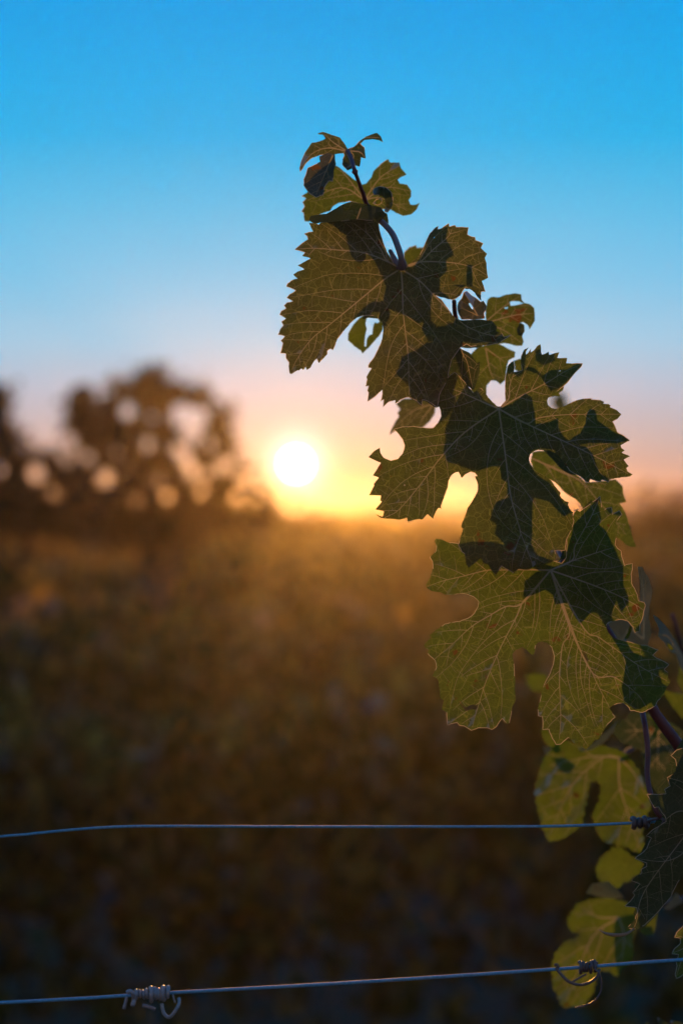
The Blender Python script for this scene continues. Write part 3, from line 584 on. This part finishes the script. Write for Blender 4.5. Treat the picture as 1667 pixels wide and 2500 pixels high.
# leaves behind, small
slit = cA([(925,985),(1010,990),(1045,1040),(1020,1055),(1000,1045),(985,1080),(975,1160),(945,1170),(925,1200),(915,1280),(900,1275),(905,1180),(920,1120),(910,1060)])
T(cA([(742,1220),(745,1150),(800,1060),(860,1000),(900,975),(940,960),(1030,975),(1080,1060),(1075,1110),(1050,1160),(1000,1220),(940,1290),(880,1345),(865,1315),(800,1275),(760,1235)]), M_yellow, 1.53, holes=[slit], rim=0)
T(cC([(900,830),(930,805),(1010,808),(1080,780),(1160,768),(1220,778),(1225,830),(1250,860),(1300,870),(1345,910),(1352,1030),(1300,1115),(1285,1075),(1240,1045),(1210,1050),(1190,1100),(1190,1160),(1230,1180),(1245,1230),(1230,1270),(1180,1272),(1120,1255),(1060,1245),(900,1260),(860,1180),(900,1100),(880,990),(880,920)]), M_green, 1.53, junction=(1180, 790),
  tips=[cC([(1050,900),(1200,800)]), cC([(1150,980),(1330,960)]), cC([(1050,1120),(1220,1240)])], holes=[cC([(1112,850),(1200,845),(1245,865),(1180,880),(1120,890)]), cC([(1060,905),(1095,900),(1090,915),(1065,918)])], rim=0)
T(cC([(1210,1050),(1250,1070),(1255,1130),(1230,1180),(1190,1170),(1180,1110)]), M_dark, 1.515, rim=0)
T(cC([(670,760),(700,745),(750,790),(800,820),(835,850),(860,840),(890,890),(885,930),(865,960),(872,1010),(760,1022),(650,1020),(620,960),(608,900),(618,860),(650,820)]), M_tip, 1.445, junction=(1165, 770), tips=[cC([(730,850),(680,770)]), cC([(740,950),(630,900)])], holes=[cC([(718,865),(735,862),(760,900),(762,925),(745,915)])], ruf=.004, rim=.6)
T(cC([(800,1290),(900,1260),(1010,1250),(1080,1290),(1165,1330),(1160,1380),(1100,1410),(1085,1460),(1065,1600),(1020,1640),(980,1605),(930,1605),(890,1650),(890,1720),(860,1800),(800,1760),(740,1700),(700,1500),(740,1350)]), M_green, 1.54, junction=(1185, 850), tips=[cC([(1000,1380),(1080,1440)]), cC([(920,1500),(960,1590)])], rim=0)
T(cC([(1150,1415),(1205,1395),(1300,1420),(1330,1500),(1240,1540),(1160,1500)]), M_green, 1.55, rim=0)
T(cD([(410,600),(600,590),(720,660),(710,740),(660,820),(600,874),(480,900),(340,900),(275,950),(300,880),(345,800),(370,770),(350,740),(380,700),(340,650)]), M_brown, 1.62, junction=(1060, 985), tips=[cD([(500,720),(330,870)]), cD([(600,780),(560,860)])], rim=0)
T(cE([(390,1110),(550,1095),(620,1150),(720,1290),(800,1320),(900,1400),(1180,1372),(1250,1440),(1260,1520),(1285,1590),(1220,1600),(1270,1680),(1300,1760),(1380,2020),(1300,2010),(1200,1930),(1100,1850),(1020,1700),(870,1655),(800,1560),(700,1500),(600,1400),(400,1290),(370,1200)]), M_green, 1.55, junction=(1300, 1120), tips=[cE([(800,1360),(1000,1560),(1280,1900)]), cE([(800,1360),(1100,1420)]), cE([(500,1230),(640,1420)])],
  holes=[cE([(590,1150),(640,1160),(720,1280),(700,1300),(650,1240)])], rim=0, gap=50)
T(cE([(540,590),(560,540),(600,500),(690,480),(680,520),(640,545),(655,575),(600,575)]), M_green, 1.5, rim=.3)

# ------------------------------------------------------------------ vine behind on the right
vb = empty('grapevine', (P(1900, 2600, 1.95)[0], 1.95, 0), 'blurred grapevine of yellowing leaves behind the lower right of the sharp shoot', 'grapevine')
def serrate(poly, amp=6, L_=30):
    out = []; n = len(poly); pl = np.array(poly, float); sg = 1 if np.sum(pl[:, 0]*np.roll(pl[:, 1], -1)-np.roll(pl[:, 0], -1)*pl[:, 1]) > 0 else -1
    for i in range(n):
        a, b = pl[i], pl[(i+1) % n]; d = b-a; ln = np.hypot(*d); nr = sg*np.array([d[1], -d[0]])/(ln+1e-9); k = int(ln//L_)+1
        for j in range(k):
            out.append(tuple(a+d*j/k)); q = a+d*(j+.7)/k+nr*amp*random.uniform(.4, 1.2)*min(1, ln/L_)
            out.append(tuple(q))
    return out
B = lambda poly, mat, D, **k: leaf(vb, serrate(poly) if len(poly) > 9 and mat is not M_blue else poly, mat, D, step=16, **{**dict(rim=.0, w=2.2, gap=60), **k})
B(cG([(1090,1000),(1140,1000),(1200,1110),(1240,1250),(1215,1400),(1210,1550),(1230,1700),(1190,1830),(1100,1900),(900,1850),(760,1750),(740,1600),(780,1500),(1000,1400),(1110,1350),(1120,1200)]), M_blue, 1.62, junction=(1570, 1560), tips=[cG([(1150,1300),(1115,1020)]), cG([(1000,1650),(960,1760)])], tilt=(.0, .0012), label='glossy blue-grey leaf turned up to the sky')
B(cG([(1010,1600),(1035,1620),(1030,1660),(1000,1740),(960,1780),(950,1760),(985,1690)]), M_yellow, 1.53)
B(cI([(1250,90),(1290,110),(1330,150),(1380,200),(1430,270),(1500,380),(1560,500),(1640,700),(1600,760),(1540,640),(1490,500),(1420,460),(1380,390),(1300,300),(1315,230),(1270,150)]), M_blue, 1.53, tilt=(.0012, .0015), junction=(1605, 1550), tips=[cI([(1420,330),(1560,560)])])
B(cI([(1390,370),(1430,400),(1470,450),(1440,460),(1400,420)]), M_yellow, 1.54)
B(cI([(1460,380),(1568,380),(1700,420),(1700,800),(1560,900),(1500,780),(1530,620),(1500,500)]), M_green, 1.75)
B(cI([(1350,860),(1450,900),(1560,910),(1680,960),(1700,1200),(1560,1180),(1500,1100),(1420,1000),(1380,940)]), M_yellow, 1.72)
B(cI([(1030,1100),(1130,1110),(1280,1150),(1500,1250),(1650,1400),(1650,1900),(1480,2000),(1300,1950),(1200,1800),(1130,1500),(900,1400),(830,1300),(960,1180)]), M_dark, 1.7, junction=(1590, 1800), tips=[cI([(1300,1250),(1300,1700)]), cI([(1380,1300),(1500,1500)]), cI([(1200,1300),(950,1300)])])
B(cI([(1190,1120),(1240,1150),(1290,1200),(1305,1290),(1270,1360),(1230,1380),(1240,1340),(1275,1290),(1260,1210),(1205,1150)]), M_yellow, 1.66)
B(cJ([(200,160),(260,150),(330,260),(360,330),(300,340),(240,280)]), M_yellow, 1.75)
B(cJ([(230,330),(330,320),(420,380),(350,430),(260,420)]), M_blue, 1.8, tilt=(0, .001))
B(cJ([(560,340),(700,300),(860,160),(930,80),(900,180),(800,290),(700,350),(600,370)]), M_blue, 1.66, tilt=(0, .001))
B(cJ([(250,420),(330,330),(420,260),(520,300),(640,300),(850,330),(960,370),(1050,440),(1150,580),(1220,750),(1260,900),(1190,1000),(1170,1150),(1190,1300),(1150,1340),(1050,1290),(920,1255),(820,1235),(760,1160),(715,1050),(710,950),(770,850),(785,700),(745,640),(680,660),(650,750),(620,900),(600,1000),(590,1080),(500,1150),(400,1205),(280,1230),(250,1150),(210,1050),(180,900),(155,740),(170,650),(200,540)]), M_yellow, 1.72, junction=(1510, 1850),
  tips=[cJ([(800,430),(500,700),(300,1150)]), cJ([(960,700),(1050,1000),(1160,1320)]), cJ([(700,420),(300,500)]), cJ([(1080,560),(1220,800)])], label='large two-lobed yellow leaf hanging behind the upper wire', ruf=.006)
B(cJ([(920,1290),(1000,1310),(1060,1370),(1150,1400),(1180,1480),(1100,1560),(1000,1620),(930,1680),(850,1640),(780,1620),(740,1540),(740,1470),(800,1370)]), M_yellow, 1.72)
B(cK([(590,560),(700,530),(850,520),(1000,560),(1120,620),(1110,720),(1060,800),(1090,1000),(1080,1080),(990,1180),(940,1270),(880,1230),(780,1200),(720,1300),(700,1430),(600,1550),(420,1560),(370,1450),(320,1350),(320,1280),(310,1170),(360,1030),(450,930),(590,900),(580,860),(480,820),(460,750),(510,640)]), M_yellow, 1.74, junction=(1510, 2240),
  tips=[cK([(700,900),(450,1500)]), cK([(750,700),(600,600)]), cK([(1000,900),(960,1220)])], label='yellow leaf behind the tendril on the lower wire', ruf=.006)
B(cK([(820,560),(1000,540),(1100,600),(1150,760),(1050,1000),(980,1150),(850,1100),(800,900),(810,700)]), M_dark, 1.80)
B(cK([(640,470),(700,380),(850,360),(950,450),(1000,520),(850,520),(700,490)]), M_blue, 1.7, tilt=(0, .0012))
B(cK([(1380,620),(1440,540),(1500,470),(1560,560),(1450,625)]), M_blue, 1.7, tilt=(0, .0008))
B(cK([(1150,830),(1250,740),(1330,650),(1300,800),(1280,870),(1200,880)]), M_green, 1.66)
B(cH([(1200,920),(1320,890),(1440,900),(1470,960),(1420,1050),(1400,1110),(1290,1100),(1220,1010)]), M_yellow, 1.9)
B(cK([(1320,1660),(1380,1690),(1440,1740),(1400,1800),(1340,1800)]), M_dark, 1.6)
B(cK([(1440,1690),(1520,1700),(1620,1760),(1600,1830),(1480,1800)]), M_dark, 1.6)
B(cK([(1170,1740),(1230,1700),(1260,1760),(1200,1820)]), M_dark, 1.6)
B([(1340, 985), (1352, 960), (1378, 955), (1385, 985), (1390, 1010), (1365, 1015)], M_dark, 3.2)
canes = [[(1640, 1500, 1.72), (1690, 1700, 1.75), (1720, 2000, 1.8), (1760, 2300, 1.88), (1900, 2600, 1.95)], [(1510, 1850, 1.73), (1600, 1800, 1.77), (1700, 1850, 1.78)], [(1510, 2240, 1.75), (1640, 2200, 1.78), (1740, 2200, 1.84)]]
for c_ in canes:
    q = pxpath(c_, 6); tube('cane', q, taper(.0018, .0035, len(q)), M_cane, vb, 8, .05)
q = [P(1900, 2600, 1.95)]; tube('cane', [(q[0][0], 1.95, q[0][2]), (q[0][0]+.02, 1.96, .7), (q[0][0], 1.95, .3), (q[0][0], 1.95, -.02)], [.0045, .012, .016, .02], M_cane, vb)

# ------------------------------------------------------------------ dark sharp leaf hanging at the right edge
vf = empty('grapevine', (P(1880, 2600, 1.40)[0], 1.40, 0), 'dark green drooping grapevine leaves entering at the lower right edge', 'grapevine')
E_ = lambda poly, mat, D, **k: leaf(vf, poly, mat, D, **{**dict(rim=.7, w=1.5, gap=60, step=13), **k})
E_(cJ([(1700,250),(1568,335),(1500,355),(1445,410),(1490,450),(1500,510),(1495,560),(1410,620),(1440,700),(1385,735),(1400,775),(1300,780),(1215,778),(1240,820),(1265,870),(1290,912),(1330,905),(1360,960),(1390,990),(1402,1040),(1330,1085),(1270,1120),(1210,1180),(1260,1200),(1215,1300),(1160,1350),(1100,1395),(1150,1415),(1215,1440),(1215,1470),(1160,1500),(1170,1530),(1110,1570),(1070,1610),(1150,1640),(1110,1690),(1080,1720),(1100,1745),(1060,1800),(1005,1850)])
  + cK([(1060,605),(1120,612),(1125,660),(1105,720),(1060,770),(1018,808),(1090,815),(1130,815),(1200,780),(1260,720),(1330,650),(1450,510),(1500,400),(1568,300),(1800,100),(1850,-400)]), M_dark, 1.40,
  junction=(1700, 1990), tips=[cJ([(1600,1150),(1200,1700)])+cK([(1120,740),(1090,810)]), cJ([(1500,950),(1260,1160)]), cJ([(1600,700),(1420,620)]), cJ([(1600,1300),(1400,1420),(1110,1395)])], cup=.01, label='large dark serrated leaf at the right edge')
E_([(1672, 1790), (1640, 1850), (1600, 1930), (1610, 1985), (1585, 2040), (1560, 2090), (1572, 2110), (1560, 2140), (1548, 2165), (1560, 2190), (1545, 2230), (1552, 2260), (1580, 2240), (1640, 2180), (1700, 2080), (1800, 2000), (1800, 1700)], M_dark, 1.425, rim=0)  # unseen leaf added behind the dark one to keep the sun off it
q = pxpath([(1462, 2270, 1.40), (1478, 2279, 1.395), (1500, 2283, 1.39), (1525, 2281, 1.39), (1546, 2268, 1.40)], 5)
tube('leaf_tip', q, [.00015+.0009*math.sin(min(1, i/len(q)*1.1)*2.6) for i in range(len(q))], M_vein, vf)
E_(cK([(1700,650),(1568,775),(1530,820),(1500,850),(1482,900),(1535,905),(1538,950),(1500,985),(1470,1020),(1458,1055),(1520,1060),(1515,1085),(1495,1110),(1505,1170),(1485,1250),(1500,1290),(1540,1275),(1568,1250),(1700,1150)]), M_green, 1.405, junction=(1700, 2290), tips=[cK([(1568,1000),(1480,1040)]), cK([(1600,900),(1500,880)]), cK([(1560,1100),(1500,1270)])], rim=1.1)
q = pxpath([(1700, 1990, 1.40), (1760, 2050, 1.40), (1820, 2300, 1.40), (1880, 2600, 1.40)], 5); tube('cane', q, taper(.002, .004, len(q)), M_cane, vf)
q = pxpath([(1700, 2290, 1.405), (1760, 2270, 1.40), (1810, 2280, 1.40)], 5); tube('petiole', q, .0015, M_stem, vf)
e = P(1880, 2600, 1.4); tube('cane', [e, (e[0], 1.4, .6), (e[0]+.01, 1.4, -.02)], [.004, .01, .016], M_cane, vf)

# ------------------------------------------------------------------ wires and tendrils
def wire(name, pts, r, label):
    q = pxpath(pts, 8); q = np.array(q); jit = np.cumsum(rng.normal(0, .00001, len(q))); q[:, 2] += jit-np.linspace(0, jit[-1], len(q))
    o = tube(name, q, r, M_wire, None, 10, .02); return tag(o, label, 'wire', 'trellis wires')
wire('trellis_wire', [(-9000, 2500, 1.5), (-2500, 2180, 1.47), (-600, 2085, 1.44), (0, 2042, 1.43), (100, 2033, 1.43), (200, 2024, 1.43), (305, 2018, 1.43), (450, 2017, 1.43), (700, 2018, 1.43), (1000, 2018, 1.43), (1350, 2017, 1.43), (1550, 2009, 1.43), (1640, 2006, 1.435), (2500, 1990, 1.45), (9000, 1900, 1.5)], .00082,
     'upper taut trellis wire ending in a dark knot at the big leaf')
wire('trellis_wire', [(-9000, 2700, 1.30), (-1500, 2520, 1.33), (0, 2448, 1.36), (300, 2431, 1.365), (430, 2423, 1.37), (840, 2400, 1.38), (1270, 2372, 1.385), (1440, 2360, 1.385), (1667, 2343, 1.38), (2500, 2290, 1.37), (9000, 2000, 1.3)], .00098,
     'lower trellis wire sloping up to the right near the bottom of the picture')
def coil_path(u0, v0, u1, v1, D, turns, R, n=14):
    out = []; tot = int(turns*n)
    for i in range(tot+1):
        t = i/tot; a = 2*math.pi*turns*t+1.0; rr = R*(1+.25*math.sin(t*9+1)); c = np.array(P(u0+(u1-u0)*t+1.5*math.sin(t*23), v0+(v1-v0)*t, D))
        out.append(tuple(c+np.array([.0004*math.sin(a), rr*math.cos(a), rr*math.sin(a)])))
    return out
def tendril(label, pieces, mat, base):
    root = empty('tendril', P(*base), label, 'tendril', 'dry tendrils wrapped on the trellis wires')
    for nm, pts, r in pieces: tube(nm, pts, r, mat, root, 8, .06)
tendril('pale dried tendril knotted on the lower wire near the left with a hooked end', [
    ('coil', coil_path(330, 2428, 366, 2426, 1.366, 4, .0020), .0009), ('coil', coil_path(366, 2428, 412, 2424, 1.366, 4.5, .0030), .0013),
    ('loop', pxpath([(311, 2424, 1.36), (318, 2420, 1.36), (325, 2426, 1.36), (328, 2440, 1.362), (324, 2456, 1.36)], 5), .0013),
    ('loop', pxpath([(310, 2434, 1.362), (307, 2448, 1.362), (303, 2463, 1.362)], 4), .0009),
    ('loop', pxpath([(348, 2455, 1.368), (360, 2457, 1.368), (378, 2464, 1.37)], 4), .0011),
    ('hook', pxpath([(395, 2450, 1.366), (400, 2472, 1.364), (411, 2483, 1.36), (421, 2478, 1.358), (432, 2462, 1.358), (438, 2448, 1.36), (437, 2437, 1.362)], 6), .0010),
    ('loop', pxpath([(422, 2428, 1.366), (425, 2440, 1.366), (428, 2448, 1.366)], 4), .0006)], M_tendril, (370, 2428, 1.366))
tendril('dark curling tendril on the lower wire near the right with a long hanging tail', [
    ('coil', coil_path(1412, 2362, 1456, 2359, 1.385, 5, .0026), .0010),
    ('loop', pxpath([(1356, 2362, 1.38), (1368, 2378, 1.378), (1385, 2395, 1.376), (1410, 2404, 1.375), (1435, 2400, 1.376), (1456, 2385, 1.38), (1462, 2366, 1.383)], 6), .00085),
    ('loop', pxpath([(1396, 2398, 1.377), (1412, 2388, 1.378), (1430, 2378, 1.38)], 4), .0005),
    ('tail', pxpath([(1450, 2364, 1.38), (1462, 2378, 1.378), (1467, 2400, 1.378), (1465, 2422, 1.378), (1452, 2442, 1.378), (1430, 2454, 1.378), (1402, 2461, 1.378)], 6), .0006),
    ('loop', pxpath([(1352, 2356, 1.38), (1360, 2356, 1.38), (1362, 2364, 1.38)], 4), .0008)], M_tendril_d, (1434, 2360, 1.385))
tendril('tight brown tendril knot on the upper wire beside the dark leaf', [
    ('coil', coil_path(1541, 2010, 1584, 2007, 1.43, 3, .0023), .0016),
    ('tail', pxpath([(1580, 2004, 1.425), (1596, 2000, 1.42), (1612, 1998, 1.42), (1620, 2004, 1.418), (1616, 2012, 1.42)], 5), .0009)], M_tendril_d, (1562, 2008, 1.43))

SC.cycles.volume_bounces = 0; SC.cycles.transparent_max_bounces = 8
print('leaves', LEAFN, 'tris', sum(len(o.data.polygons) for o in COL.objects if o.type == 'MESH'))
